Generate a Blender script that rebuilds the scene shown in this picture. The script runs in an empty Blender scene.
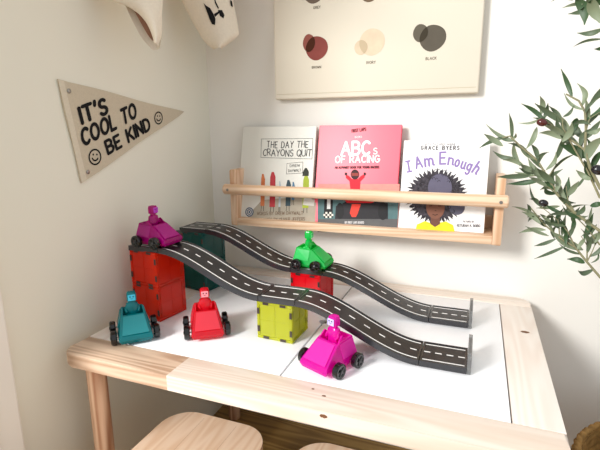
import bpy, bmesh, math, random
from mathutils import Vector, Matrix
random.seed(7)
C = bpy.context.scene.collection
pi = math.pi

# ---------------------------------------------------------------- camera (fitted)
F = 452.38; CAM = Vector((.719, -1.1341, .8758)); YAW, PIT, ROL = -.3747, -.2099, -.0088
def cam_axes():
    cy, sy, cp, sp = math.cos(YAW), math.sin(YAW), math.cos(PIT), math.sin(PIT)
    f = Vector((sy*cp, cy*cp, sp)); r = Vector((cy, -sy, 0)); u = r.cross(f)
    cr, sr = math.cos(ROL), math.sin(ROL)
    return r*cr+u*sr, -r*sr+u*cr, f
CR, CU, CF = cam_axes()
def ray(u, v): return CF + CR*((u-300)/F) - CU*((v-225)/F)
def un(u, v, ax, val):
    d = ray(u, v); t = (val-CAM[ax])/d[ax]; return CAM + d*t
def unp(u, v, p, n):
    d = ray(u, v); t = (p-CAM).dot(n)/d.dot(n); return CAM + d*t

# ---------------------------------------------------------------- materials
def srgb(c):
    return tuple(((x/255)/12.92 if x/255 <= .04045 else ((x/255+.055)/1.055)**2.4) for x in c)+(1,)
def newmat(n):
    m = bpy.data.materials.new(n); m.use_nodes = True
    nt = m.node_tree; return m, nt, nt.nodes['Principled BSDF']
def noise_bump(nt, b, scale, strength, dist=.001, detail=3):
    tc = nt.nodes.new('ShaderNodeTexCoord'); n = nt.nodes.new('ShaderNodeTexNoise')
    n.inputs['Scale'].default_value = scale; n.inputs['Detail'].default_value = detail
    bp = nt.nodes.new('ShaderNodeBump'); bp.inputs['Strength'].default_value = strength; bp.inputs['Distance'].default_value = dist
    nt.links.new(tc.outputs['Object'], n.inputs['Vector']); nt.links.new(n.outputs['Fac'], bp.inputs['Height'])
    nt.links.new(bp.outputs['Normal'], b.inputs['Normal']); return tc, n
def plain(name, c, rough=.5, spec=.5, var=.0, scale=40, bump=0, sheen=0, coat=0):
    m, nt, b = newmat(name)
    col = srgb(c); b.inputs['Base Color'].default_value = col
    b.inputs['Roughness'].default_value = rough; b.inputs['Specular IOR Level'].default_value = spec
    b.inputs['Coat Weight'].default_value = coat
    tc, n = noise_bump(nt, b, scale, bump)
    r = nt.nodes.new('ShaderNodeValToRGB'); nt.links.new(n.outputs['Fac'], r.inputs['Fac'])
    r.color_ramp.elements[0].position = .3; r.color_ramp.elements[1].position = .7
    r.color_ramp.elements[0].color = tuple(x*(1-var) for x in col[:3])+(1,)
    r.color_ramp.elements[1].color = tuple(min(1, x*(1+var)) for x in col[:3])+(1,)
    nt.links.new(r.outputs['Color'], b.inputs['Base Color'])
    return m
def wood(name, light, dark, axis='X', scale=1.0, rough=.45, contrast=1.0):
    m, nt, b = newmat(name); b.inputs['Roughness'].default_value = rough
    tc = nt.nodes.new('ShaderNodeTexCoord'); mp = nt.nodes.new('ShaderNodeMapping')
    s = [16*scale]*3; s['XYZ'.index(axis)] = 1.1*scale; mp.inputs['Scale'].default_value = s
    oi = nt.nodes.new('ShaderNodeObjectInfo')
    nt.links.new(tc.outputs['Object'], mp.inputs['Vector'])
    n0 = nt.nodes.new('ShaderNodeTexNoise'); n0.inputs['Scale'].default_value = 1.1; n0.inputs['Detail'].default_value = 1
    nt.links.new(mp.outputs['Vector'], n0.inputs['Vector'])
    # rings: sin of low-frequency noise
    mu = nt.nodes.new('ShaderNodeMath'); mu.operation = 'MULTIPLY'; mu.inputs[1].default_value = 62
    si = nt.nodes.new('ShaderNodeMath'); si.operation = 'SINE'
    nt.links.new(n0.outputs['Fac'], mu.inputs[0]); nt.links.new(mu.outputs[0], si.inputs[0])
    ma = nt.nodes.new('ShaderNodeMath'); ma.operation = 'MULTIPLY_ADD'; ma.inputs[1].default_value = .5; ma.inputs[2].default_value = .5
    nt.links.new(si.outputs[0], ma.inputs[0])
    n1 = nt.nodes.new('ShaderNodeTexNoise'); n1.inputs['Scale'].default_value = 9; n1.inputs['Detail'].default_value = 4
    nt.links.new(mp.outputs['Vector'], n1.inputs['Vector'])
    mx = nt.nodes.new('ShaderNodeMath'); mx.operation = 'MULTIPLY_ADD'; mx.inputs[1].default_value = .55
    m2 = nt.nodes.new('ShaderNodeMath'); m2.operation = 'MULTIPLY'; m2.inputs[1].default_value = .5
    nt.links.new(n1.outputs['Fac'], m2.inputs[0]); nt.links.new(ma.outputs[0], mx.inputs[0]); nt.links.new(m2.outputs[0], mx.inputs[2])
    r = nt.nodes.new('ShaderNodeValToRGB'); nt.links.new(mx.outputs[0], r.inputs['Fac'])
    r.color_ramp.elements[0].position = .2; r.color_ramp.elements[1].position = .2+.75/contrast
    r.color_ramp.elements[0].color = srgb(light); r.color_ramp.elements[1].color = srgb(dark)
    nt.links.new(r.outputs['Color'], b.inputs['Base Color'])
    bp = nt.nodes.new('ShaderNodeBump'); bp.inputs['Strength'].default_value = .12; bp.inputs['Distance'].default_value = .001
    nt.links.new(n1.outputs['Fac'], bp.inputs['Height']); nt.links.new(bp.outputs['Normal'], b.inputs['Normal'])
    return m
def plastic(name, c, tc=None, body=.5, rough=.2, gloss=.1):
    """tinted see-through plastic: part clear, part milky, glossy skin"""
    m = bpy.data.materials.new(name); m.use_nodes = True; nt = m.node_tree
    nt.nodes.remove(nt.nodes['Principled BSDF']); out = nt.nodes['Material Output']
    T = nt.nodes.new('ShaderNodeBsdfTransparent'); T.inputs[0].default_value = srgb(tc or c)
    D = nt.nodes.new('ShaderNodeBsdfDiffuse'); D.inputs[0].default_value = srgb(c)
    L = nt.nodes.new('ShaderNodeBsdfTranslucent'); L.inputs[0].default_value = srgb(c)
    G = nt.nodes.new('ShaderNodeBsdfGlossy'); G.inputs['Roughness'].default_value = rough
    a = nt.nodes.new('ShaderNodeMixShader'); a.inputs[0].default_value = .45
    nt.links.new(D.outputs[0], a.inputs[1]); nt.links.new(L.outputs[0], a.inputs[2])
    b = nt.nodes.new('ShaderNodeMixShader'); b.inputs[0].default_value = body
    nt.links.new(T.outputs[0], b.inputs[1]); nt.links.new(a.outputs[0], b.inputs[2])
    fr = nt.nodes.new('ShaderNodeFresnel'); fr.inputs[0].default_value = 1.48
    mm = nt.nodes.new('ShaderNodeMath'); mm.operation = 'MULTIPLY_ADD'; mm.inputs[1].default_value = .5; mm.inputs[2].default_value = gloss*.2
    nt.links.new(fr.outputs[0], mm.inputs[0])
    c2 = nt.nodes.new('ShaderNodeMixShader'); nt.links.new(mm.outputs[0], c2.inputs[0])
    nt.links.new(b.outputs[0], c2.inputs[1]); nt.links.new(G.outputs[0], c2.inputs[2])
    # faint moulding ripple
    t = nt.nodes.new('ShaderNodeTexCoord'); n = nt.nodes.new('ShaderNodeTexNoise'); n.inputs['Scale'].default_value = 60
    bp = nt.nodes.new('ShaderNodeBump'); bp.inputs['Strength'].default_value = .15; bp.inputs['Distance'].default_value = .001
    nt.links.new(t.outputs['Object'], n.inputs['Vector']); nt.links.new(n.outputs['Fac'], bp.inputs['Height']); nt.links.new(bp.outputs['Normal'], G.inputs['Normal'])
    nt.links.new(c2.outputs[0], out.inputs['Surface'])
    return m

M = {}
M['wall'] = plain('wall_paint', (238, 235, 228), .85, .2, .012, 3, 0)
M['wall_left'] = plain('wall_paint_left', (235, 232, 217), .85, .2, .012, 3, 0)
M['trim'] = plain('trim_paint', (244, 240, 232), .4, .4)
M['floor'] = wood('floor_boards', (176, 140, 78), (128, 94, 44), 'X', .8, .5)
M['pine_x'] = wood('pine_long', (238, 226, 214), (226, 208, 192), 'X', 1, .4, .9)
M['pine_y'] = wood('pine_cross', (240, 230, 220), (231, 216, 203), 'Y', 1, .4, .9)
M['pine_front'] = wood('pine_front_board', (238, 224, 210), (224, 203, 184), 'X', 1, .4, .9)
M['pine_grey'] = wood('pine_brown_length', (224, 196, 170), (176, 140, 112), 'X', 1.3, .4, 1.0)
M['pine_leg'] = wood('pine_leg', (220, 182, 150), (166, 116, 84), 'Z', 1, .5, 1.2)
M['rack_x'] = wood('rack_pine_long', (238, 208, 178), (214, 172, 134), 'X', 1, .4)
M['rack_z'] = wood('rack_pine_upright', (236, 202, 170), (206, 160, 122), 'Z', 1, .4)
M['stool'] = wood('stool_pine', (236, 206, 178), (222, 184, 150), 'Y', 1, .4)
M['seam'] = plain('glue_seam', (186, 148, 118), .6, .3)
M['knot'] = plain('pine_knot', (120, 82, 56), .6, .3, .2, 300)
M['lid'] = plain('white_lid', (247, 247, 248), .35, .5, .004, 5)
M['groove'] = plain('dark_wood_inside', (58, 36, 22), .7, .3)
M['poster'] = plain('poster_canvas', (222, 214, 197), .85, .2, .012, 6, 0)
M['linen'] = plain('linen', (202, 190, 168), .95, .1, .04, 300, .3)
M['ink'] = plain('black_ink', (18, 18, 20), .7, .2)
M['hat'] = plain('cream_canvas', (232, 222, 204), .95, .1, .03, 200, .3)
M['hat_lining'] = plain('hat_lining', (172, 130, 108), .95, .1, .04, 200, .2)
M['asphalt'] = plain('road_surface', (33, 32, 35), .3, .5, .25, 260, .12)
M['rail'] = plain('road_rail', (46, 46, 49), .18, .6)
M['rail_clear'] = plastic('road_edge_smoke', (74, 70, 72), (150, 146, 148), .6)
M['white_paint'] = plain('white_road_paint', (250, 248, 244), .5, .4)
M['tyre'] = plain('black_tyre', (7, 7, 8), .18, .6)
M['hub'] = plain('wheel_hub', (34, 35, 37), .3, .6)
M['metal'] = plain('steel', (150, 146, 140), .3, .8); M['metal'].node_tree.nodes['Principled BSDF'].inputs['Metallic'].default_value = .9
M['magnet'] = plain('magnet', (42, 22, 16), .35, .6)
M['branch'] = plain('olive_bark', (138, 134, 104), .8, .2, .15, 200, .3)
M['trunk'] = plain('olive_trunk', (112, 94, 74), .9, .2, .2, 60, .6)
M['olive'] = plain('black_olive', (24, 20, 26), .2, .6)
M['olive_red'] = plain('red_brown_olive', (78, 26, 24), .2, .6)
M['soil'] = plain('soil', (52, 40, 30), 1, .1, .3, 90, .6)
M['pages'] = plain('book_pages', (238, 232, 220), .8, .2)
M['clear'] = plastic('clear_smoke_tile', (190, 190, 190), (222, 224, 222), .42)
M['seagrass'] = plain('seagrass', (152, 116, 66), .8, .2, .35, 70, .5)
def leafmat(name, top, under):
    m, nt, b = newmat(name); b.inputs['Roughness'].default_value = .5
    g = nt.nodes.new('ShaderNodeNewGeometry'); mx = nt.nodes.new('ShaderNodeMix'); mx.data_type = 'RGBA'
    mx.inputs[6].default_value = srgb(top); mx.inputs[7].default_value = srgb(under)
    nt.links.new(g.outputs['Backfacing'], mx.inputs[0]); nt.links.new(mx.outputs[2], b.inputs['Base Color'])
    return m
M['leaf_a'] = leafmat('olive_leaf', (84, 100, 74), (146, 154, 128))
M['leaf_b'] = leafmat('olive_leaf_pale', (124, 136, 108), (160, 166, 142))
M['leaf_c'] = leafmat('olive_leaf_deep', (56, 84, 50), (112, 128, 98))

# ---------------------------------------------------------------- mesh helpers
def bm_new(): return bmesh.new()
def merge(dst, src, mat=None):
    if mat is not None: src.transform(mat)
    me = bpy.data.meshes.new('tmp'); src.to_mesh(me); src.free(); dst.from_mesh(me); bpy.data.meshes.remove(me)
def box(bm, x0, x1, y0, y1, z0, z1, bev=0, seg=2, mat=None):
    t = bmesh.new(); bmesh.ops.create_cube(t, size=1)
    for v in t.verts:
        v.co = Vector(((x0+x1)/2+v.co.x*(x1-x0), (y0+y1)/2+v.co.y*(y1-y0), (z0+z1)/2+v.co.z*(z1-z0)))
    if bev: bmesh.ops.bevel(t, geom=t.edges[:], offset=bev, segments=seg, affect='EDGES', profile=.5)
    merge(bm, t, mat)
def prism(bm, pts, z0, z1, bev=0, seg=2, mat=None):
    """extrude a 2-D outline (counter-clockwise) from z0 to z1"""
    t = bmesh.new(); lo = [t.verts.new((x, y, z0)) for x, y in pts]; hi = [t.verts.new((x, y, z1)) for x, y in pts]
    t.faces.new(lo[::-1]); top = t.faces.new(hi); n = len(pts)
    for i in range(n): t.faces.new((lo[i], lo[(i+1) % n], hi[(i+1) % n], hi[i]))
    if bev:
        es = [e for e in t.edges if abs(e.verts[0].co.z-e.verts[1].co.z) < 1e-7]
        bmesh.ops.bevel(t, geom=es, offset=bev, segments=seg, affect='EDGES', profile=.5)
    merge(bm, t, mat)
def lathe(bm, prof, n=32, mat=None):
    t = bmesh.new(); rings = []
    for r, z in prof: rings.append([t.verts.new((r*math.cos(2*pi*i/n), r*math.sin(2*pi*i/n), z)) for i in range(n)])
    for a, b in zip(rings, rings[1:]):
        for i in range(n): t.faces.new((a[i], a[(i+1) % n], b[(i+1) % n], b[i]))
    for ring, rev in ((rings[0], True), (rings[-1], False)):
        if (Vector(ring[0].co)-Vector(ring[n//2].co)).length > 1e-5: t.faces.new(ring[::-1] if rev else ring)
    bmesh.ops.remove_doubles(t, verts=t.verts[:], dist=1e-6)
    merge(bm, t, mat)
def tube(bm, pts, radii, n=8):
    pts = [Vector(p) for p in pts]
    if not hasattr(radii, '__len__'): radii = [radii]*len(pts)
    t = bmesh.new(); rings = []; ref = Vector((0, 0, 1))
    for i, p in enumerate(pts):
        d = (pts[min(i+1, len(pts)-1)]-pts[max(i-1, 0)]).normalized()
        a = d.cross(ref)
        if a.length < .1: a = d.cross(Vector((1, 0, 0)))
        a.normalize(); b = d.cross(a); ref = -b if abs(b.z) > .2 else ref
        rings.append([t.verts.new(p+(a*math.cos(2*pi*k/n)+b*math.sin(2*pi*k/n))*radii[i]) for k in range(n)])
    for A, B in zip(rings, rings[1:]):
        for k in range(n): t.faces.new((A[k], A[(k+1) % n], B[(k+1) % n], B[k]))
    t.faces.new(rings[0][::-1]); t.faces.new(rings[-1]); merge(bm, t)
def obj(name, bm, mat, parent=None, smooth=False, loc=None):
    bmesh.ops.recalc_face_normals(bm, faces=bm.faces[:]) if name not in ('leaves',) else None
    me = bpy.data.meshes.new(name); bm.to_mesh(me); bm.free()
    for mm in (mat if isinstance(mat, (list, tuple)) else [mat]): me.materials.append(mm)
    if smooth:
        me.polygons.foreach_set('use_smooth', [True]*len(me.polygons))
        me.set_sharp_from_angle(angle=math.radians(38 if smooth is True else smooth))
    o = bpy.data.objects.new(name, me); C.objects.link(o)
    if parent: o.parent = parent
    if loc: o.location = loc
    return o
def tag(o, label, cat, group=None, kind=None):
    if label: o['label'] = label
    if cat: o['category'] = cat
    if group: o['group'] = group
    if kind: o['kind'] = kind
    return o
def thing(name, label, cat, loc=(0, 0, 0), rz=0, group=None):
    o = bpy.data.objects.new(name, None); o.empty_display_size = .02; C.objects.link(o)
    o.location = loc; o.rotation_euler = (0, 0, rz); return tag(o, label, cat, group)
def copy_tree(o, parent=None):
    c = o.copy(); C.objects.link(c); c.parent = parent
    for ch in list(o.children): copy_tree(ch, c)
    return c
def rrect(x0, x1, y0, y1, r, n=6, corners=(1, 1, 1, 1)):
    out = []   # ccw from bottom-left
    for (cx, cy, a0, use) in ((x0, y0, pi, corners[0]), (x1, y0, 1.5*pi, corners[1]), (x1, y1, 0, corners[2]), (x0, y1, .5*pi, corners[3])):
        sx = 1 if cx == x0 else -1; sy = 1 if cy == y0 else -1
        if use and r > 0:
            for k in range(n+1):
                a = a0+k*pi/2/n; out.append((cx+sx*r+r*math.cos(a), cy+sy*r+r*math.sin(a)))
        else: out.append((cx, cy))
    return out

# ---------------------------------------------------------------- room
def struct(name, bm, m, label=None):
    o = obj(name, bm, m); o['kind'] = 'structure'
    if label: o['label'] = label
    return o
bm = bm_new(); box(bm, -.12, 2.3, -3.2, .12, -.06, 0); struct('floor', bm, M['floor'], 'brown wooden floor under the table')
bm = bm_new(); box(bm, 0, 2.3, 0, .1, 0, 2.4); struct('wall_back', bm, M['wall'], 'white back wall')
bm = bm_new(); box(bm, -.12, 0, -.665, .1, 0, 2.4); struct('wall_left', bm, M['wall_left'], 'off-white left wall')
bm = bm_new()
box(bm, -.12, .016, -.745, -.665, 0, 2.1, .004); box(bm, -.12, .024, -.715, -.735, 0, 2.1, .003)
struct('trim_1', bm, M['trim'], 'white door casing at the left edge')

# ---------------------------------------------------------------- table
TX0, TX1, TY0, TY1, TZ = .029, .852, -.585, -.005, .48
LX0, LX1, LY0, LY1 = .0917, .7861, -.5164, -.0583; LM = (LX0+LX1)/2
table = thing('play_table', 'low pale pine childrens play table with two white lids sunk in its top', 'table', (TX0, TY0, 0))
tb = 'table'
th = .027
off = Vector((-TX0, -TY0, 0)); OM = Matrix.Translation(off)
def tobj(name, bm, mat, parent=table, smooth=False):
    bm.transform(OM); return obj(name, bm, mat, parent, smooth)
g = .0006
bm = bm_new(); prism(bm, rrect(TX0, TX1, TY0, LY0-.001, .022, 6, (1, 1, 0, 0)), TZ-th, TZ, .004, 3)
bmesh.ops.bisect_plane(bm, geom=bm.verts[:]+bm.edges[:]+bm.faces[:], plane_co=(TX0+.235, 0, 0), plane_no=(1, 0, 0))
for f_ in bm.faces:
    if f_.calc_center_median().x < TX0+.235: f_.material_index = 1
tobj('front_board', bm, [M['pine_front'], M['pine_grey']], smooth=True)
bm = bm_new(); prism(bm, rrect(TX0, TX1, LY1+.001, TY1, .03, 6, (0, 0, 1, 1)), TZ-th, TZ, .003, 3); tobj('back_board', bm, M['pine_x'], smooth=True)
bm = bm_new(); prism(bm, rrect(TX0, LX0-.001, LY0-.001+g, LY1+.001-g, 0), TZ-th, TZ-.0002, .0015, 2); tobj('side_board', bm, M['pine_y'], smooth=True)
bm = bm_new(); prism(bm, rrect(LX1+.001, TX1, LY0-.001+g, LY1+.001-g, 0), TZ-th, TZ-.0002, .0015, 2); tobj('side_board', bm, M['pine_y'], smooth=True)
bm = bm_new(); box(bm, LX0-.001, LX1+.001, LY0-.001, LY1+.001, TZ-th, TZ-.013); tobj('recess_panel', bm, M['groove'])
nx, ny = un(322, 321, 2, TZ)[:2]
for s in (0, 1):
    bm = bm_new(); r = .009
    if s == 0:
        pts = [(LX0+.001, LY0+.001), (LM-.0018, LY0+.001)] + [(LM-.0018-r*math.cos(a), ny+r*1.1*math.sin(a)) for a in [-pi/2+k*pi/8 for k in range(9)]] + [(LM-.0018, LY1-.001), (LX0+.001, LY1-.001)]
    else:
        pts = [(LM+.0018, LY0+.001), (LX1-.001, LY0+.001), (LX1-.001, LY1-.001), (LM+.0018, LY1-.001)] + [(LM+.0018+r*math.cos(a), ny+r*1.1*math.sin(a)) for a in [pi/2-k*pi/8 for k in range(9)]]
    prism(bm, pts, TZ-.012, TZ-.001, .001, 2)
    o = obj('table_lid', bm, M['lid'], None, True)
    tag(o, ['white square lid forming the left half of the table centre', 'white square lid forming the right half of the table centre, under the track ends'][s], 'table lid', 'white lids in the table top')
for cx, cy in ((.070, -.548), (.804, -.548), (.067, -.045), (.804, -.045)):
    bm = bm_new(); prism(bm, rrect(cx-.0175, cx+.0175, cy-.0175, cy+.0175, .0165, 7), .0, TZ-th, .003, 2); tobj('leg', bm, M['pine_leg'], smooth=True)
bm = bm_new(); box(bm, .09, .784, -.06, -.036, TZ-th-.03, TZ-th, .002); tobj('rail', bm, M['pine_x'])
bm = bm_new(); box(bm, .058, .08, -.53, -.067, TZ-th-.03, TZ-th, .002); tobj('rail', bm, M['pine_y'])
bm = bm_new(); box(bm, .794, .816, -.53, -.067, TZ-th-.03, TZ-th, .002); tobj('rail', bm, M['pine_y'])
def disc(bm, cx, cy, rx, ry, z, n=14):
    bm.faces.new([bm.verts.new((cx+rx*math.cos(2*pi*k/n), cy+ry*math.sin(2*pi*k/n)*(1+.15*math.sin(3*k)), z)) for k in range(n)])
for (u, v, rx, ry) in ((525, 332, .008, .005), (324, 396, .0035, .002), (313, 389, .0025, .0018)):
    p = un(u, v, 2, TZ); bm = bm_new(); disc(bm, p.x, p.y, rx, ry, TZ+.0002); k = tobj('knot', bm, M['knot'])
p = un(324, 414, 2, TZ-.006); bm = bm_new(); t = bmesh.new(); disc(t, 0, 0, .006, .003, 0)
merge(bm, t, Matrix.Translation((p.x, TY0-.0003, TZ-.008)) @ Matrix.Rotation(pi/2, 4, 'X')); tobj('knot', bm, M['knot'])

# ---------------------------------------------------------------- floor knots are in the boards; stools
def stool(x0, x1, y0, y1, h, label):
    t = thing('childrens_stool', label, 'stool', ((x0+x1)/2, (y0+y1)/2, 0), 0, 'pine stools under the table')
    w, d = x1-x0, y1-y0
    bm = bm_new()
    # gently dished seat slab, split in three glued boards by shallow grooves
    N = 24; out = rrect(-w/2, w/2, -d/2, d/2, .06, 16); 
    prism(bm, out, h-.028, h, .0055, 4); obj('seat', bm, M['stool'], t, True)
    for xg in (-w/6, w/6):
        bm = bm_new(); box(bm, xg-.0003, xg+.0003, -d/2+.012, d/2-.012, h-.001, h+.00005); obj('board_seam', bm, M['seam'], t)
    for sx in (-1, 1):
        for sy in (-1, 1):
            bm = bm_new(); lathe(bm, [(.019, 0), (.021, .004), (.021, h-.03), (.018, h-.028)], 20, Matrix.Translation((sx*(w/2-.045), sy*(d/2-.05), 0))); obj('leg', bm, M['stool'], t, True)
    for sy in (-1, 1):
        bm = bm_new(); box(bm, -w/2+.066, w/2-.066, sy*(d/2-.05)-.008, sy*(d/2-.05)+.008, h-.07, h-.035, .002); obj('stretcher', bm, M['stool'], t)
    return t
stool(.140, .370, -.78, -.407, .28, 'pale pine stool with rounded seat corners, left of the two under the table front')
stool(.435, .665, -.78, -.400, .28, 'pale pine stool at the bottom edge, right of the other stool')

# ---------------------------------------------------------------- stroke lettering
def arc(cx, cy, rx, ry, a0, a1, n=10):
    return [(cx+rx*math.cos(math.radians(a0+(a1-a0)*i/n)), cy+ry*math.sin(math.radians(a0+(a1-a0)*i/n))) for i in range(n+1)]
G = {
 'A': (.7, [[(0, 0), (.35, 1), (.7, 0)], [(.13, .36), (.57, .36)]]),
 'B': (.6, [[(0, 0), (0, 1), (.3, 1)]+arc(.3, .76, .24, .24, 90, -90)[1:]+[(0, .52)], [(.3, .52)]+arc(.32, .26, .27, .26, 90, -90)+[(0, 0)]]),
 'C': (.62, [arc(.36, .5, .34, .5, 48, 312, 14)]),
 'D': (.65, [[(0, 0), (0, 1), (.2, 1)]+arc(.22, .5, .4, .5, 90, -90, 12)+[(0, 0)]]),
 'E': (.5, [[(.5, 1), (0, 1), (0, 0), (.5, 0)], [(0, .52), (.42, .52)]]),
 'F': (.5, [[(.5, 1), (0, 1), (0, 0)], [(0, .52), (.42, .52)]]),
 'G': (.68, [arc(.36, .5, .35, .5, 48, 330, 14)+[(.68, .45), (.4, .45)]]),
 'H': (.6, [[(0, 0), (0, 1)], [(.6, 0), (.6, 1)], [(0, .5), (.6, .5)]]),
 'I': (.0, [[(0, 0), (0, 1)]]),
 'J': (.45, [[(.45, 1), (.45, .25)]+arc(.23, .22, .22, .22, 0, -180)]),
 'K': (.6, [[(0, 0), (0, 1)], [(.55, 1), (.02, .42)], [(.2, .58), (.6, 0)]]),
 'L': (.48, [[(0, 1), (0, 0), (.48, 0)]]),
 'M': (.75, [[(0, 0), (.06, 1), (.37, .3), (.69, 1), (.75, 0)]]),
 'N': (.6, [[(0, 0), (0, 1), (.6, 0), (.6, 1)]]),
 'O': (.7, [arc(.35, .5, .35, .5, 90, 450, 18)]),
 'P': (.55, [[(0, 0), (0, 1), (.28, 1)]+arc(.28, .74, .26, .26, 90, -90)+[(0, .48)]]),
 'Q': (.7, [arc(.35, .5, .35, .5, 90, 450, 18), [(.42, .25), (.72, -.06)]]),
 'R': (.58, [[(0, 0), (0, 1), (.28, 1)]+arc(.28, .74, .26, .26, 90, -90)+[(0, .48)], [(.26, .48), (.58, 0)]]),
 'S': (.52, [arc(.27, .75, .24, .25, 35, 250, 9)+arc(.26, .25, .26, .25, 80, -150, 9)]),
 'T': (.6, [[(0, 1), (.6, 1)], [(.3, 1), (.3, 0)]]),
 'U': (.6, [[(0, 1), (0, .3)]+arc(.3, .3, .3, .3, 180, 360)+[(.6, 1)]]),
 'V': (.64, [[(0, 1), (.32, 0), (.64, 1)]]),
 'W': (.85, [[(0, 1), (.2, 0), (.42, .8), (.64, 0), (.85, 1)]]),
 'Y': (.6, [[(0, 1), (.3, .5), (.6, 1)], [(.3, .5), (.3, 0)]]),
 'Z': (.55, [[(0, 1), (.55, 1), (0, 0), (.55, 0)]]),
 "'": (.05, [[(.04, 1.05), (0, .8)]]), '.': (.0, [[(0, 0), (.01, 0)]]), '&': (.6, [[(.6, 0), (.12, .75)]+arc(.28, .84, .16, .16, 180, 0)+[(.05, .3)]+arc(.24, .2, .2, .2, 160, 330)+[(.6, .4)]]),
 'm': (.75, [[(0, .62), (0, 0)], [(0, .4)]+arc(.18, .42, .18, .18, 160, 0)+[(.36, 0)], [(.36, .4)]+arc(.54, .42, .18, .18, 160, 0)+[(.37+.35, .08), (.8, .02)]]),
 'n': (.42, [[(0, .62), (0, 0)], [(0, .4)]+arc(.2, .4, .2, .2, 160, 0)+[(.4, .06), (.48, .02)]]),
 'o': (.44, [arc(.22, .3, .22, .3, 90, 450, 14)]),
 'u': (.45, [[(0, .6), (0, .2)]+arc(.2, .2, .2, .2, 180, 360)+[(.4, .6)], [(.4, .25), (.42, .04), (.5, .02)]]),
 'g': (.45, [arc(.22, .32, .22, .28, 20, 380, 14), [(.44, .6), (.44, -.15)]+arc(.24, -.15, .2, .2, 0, -150)]),
 'h': (.42, [[(0, 1), (0, 0)], [(0, .4)]+arc(.2, .4, .2, .2, 160, 0)+[(.4, .06), (.48, .02)]]),
 's': (.3, [arc(.15, .44, .14, .14, 40, 250, 7)+arc(.15, .15, .15, .15, 80, -150, 7)]),
 'e': (.4, [[(.02, .3), (.4, .32)]+arc(.2, .3, .2, .3, 5, 310, 12)]),
 ' ': (.3, []), '|': (.3, [[(.15, 0), (.15, 1)], [(0, 0), (.3, 0)], [(0, 1), (.3, 1)]]),
}
def text_strokes(s, gap=.22, jit=0):
    out = []; x = 0
    for ch in s:
        w, st = G[ch]; dy = random.uniform(-jit, jit); sh = random.uniform(-jit, jit)
        for pl in st: out.append([(x+px+sh*py, py+dy) for px, py in pl])
        x += w+gap
    return out, x-gap
def ribbon(bm, strokes, wd, f, z=0):
    """flat round-capped strokes; f maps (x, y) to 3-D"""
    o_ = f(0, 0); nv_ = (f(1, 0)-o_).cross(f(0, 1)-o_)
    nv_ = nv_.normalized() if nv_.length > 1e-12 else Vector(); cnt = 0
    f0 = f
    def f(x, y): return f0(x, y)+nv_*(cnt*1.2e-6)
    for pl in strokes:
        cnt += 1
        pl = [Vector((a, b)) for a, b in pl]
        for a, b in zip(pl, pl[1:]):
            d = b-a
            if d.length < 1e-7: continue
            n = Vector((-d.y, d.x)).normalized()*wd/2; cnt += 1
            bm.faces.new([bm.verts.new(f(*q)) for q in (a-n, b-n, b+n, a+n)])
        for p in pl:
            cnt += 1; bm.faces.new([bm.verts.new(f(p.x+wd/2*math.cos(2*pi*k/10), p.y+wd/2*math.sin(2*pi*k/10))) for k in range(10)])
def poly(bm, pts, f): bm.faces.new([bm.verts.new(f(*p)) for p in pts])
def ell(cx, cy, rx, ry, n=28, wob=0, ph=0): return [(cx+rx*math.cos(2*pi*k/n)*(1+wob*math.sin(2*2*pi*k/n+ph)), cy+ry*math.sin(2*pi*k/n)*(1+wob*math.sin(3*2*pi*k/n+ph))) for k in range(n)]
def flatobj(name, bm, mat, parent):   # print lies on its surface; keep faces as made
    me = bpy.data.meshes.new(name); bm.to_mesh(me); bm.free(); me.materials.append(mat)
    o = bpy.data.objects.new(name, me); C.objects.link(o); o.parent = parent; return o

# ---------------------------------------------------------------- pennant on the left wall
wp = lambda u, v: (lambda p: Vector((p.y, p.z)))(un(u, v, 0, .0045))
P1, P2, P3 = wp(58, 79), wp(82, 183), wp(184.5, 112)
pen = thing('pennant', 'beige linen triangular pennant with black hand lettering, on the left wall', 'pennant', (0, P1.x, P1.y))
def pf(x): return lambda a, b: Vector((x, a-P1.x, b-P1.y))
def round_tri(a, b, c, n=14):
    out = []
    for p, q in ((a, b), (b, c), (c, a)):
        d = q-p; nn = Vector((d.y, -d.x)).normalized()
        for k in range(n): t = k/n; out.append(p+d*t+nn*(.0012*math.sin(9*t+p.x*40)))
    return out
out = round_tri(P1, P2, P3)
bm = bm_new(); lo = [bm.verts.new(pf(.001)(p.x, p.y)) for p in out]; hi = [bm.verts.new(pf(.004)(p.x, p.y)) for p in out]
bm.faces.new(lo); bm.faces.new(hi[::-1])
for i in range(len(out)): j = (i+1) % len(out); bm.faces.new((lo[i], hi[i], hi[j], lo[j]))
obj('cloth', bm, M['linen'], pen)
q1 = wp(64, 81); q2 = wp(87, 180)
bm = bm_new(); poly(bm, [tuple(P1), tuple(P2), tuple(q2), tuple(q1)], pf(.0044)); flatobj('hem', bm, plain('linen_hem', (216, 206, 186), .95, .1, .04, 300, .3), pen)
for (u, v) in ((69, 91), (88, 172)):
    p = wp(u, v); bm = bm_new(); lathe(bm, [(.004, 0), (.0044, .001), (.003, .002), (.0015, .0022)], 16, Matrix.Translation(pf(.004)(p.x, p.y)) @ Matrix.Rotation(pi/2, 4, 'Y'))
    obj('grommet', bm, M['metal'], pen, True)
def pen_line(s, bl, br, tl, wd, name):
    st, w = text_strokes(s, .26, .03); A = wp(*bl); X = (wp(*br)-A)/w; Y = wp(*tl)-A
    k = (X.length+Y.length)/2
    bm = bm_new()
    def f(x, y): q = A+X*x+Y*y; return pf(.0048)(q.x, q.y)
    ribbon(bm, st, wd, f); flatobj(name, bm, M['ink'], pen)
pen_line("IT'S", (82.5, 123), (107.5, 112.5), (79, 108), .24, 'lettering')
pen_line("COOL TO", (83.5, 145), (136.5, 117), (80.5, 130), .24, 'lettering')
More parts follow.
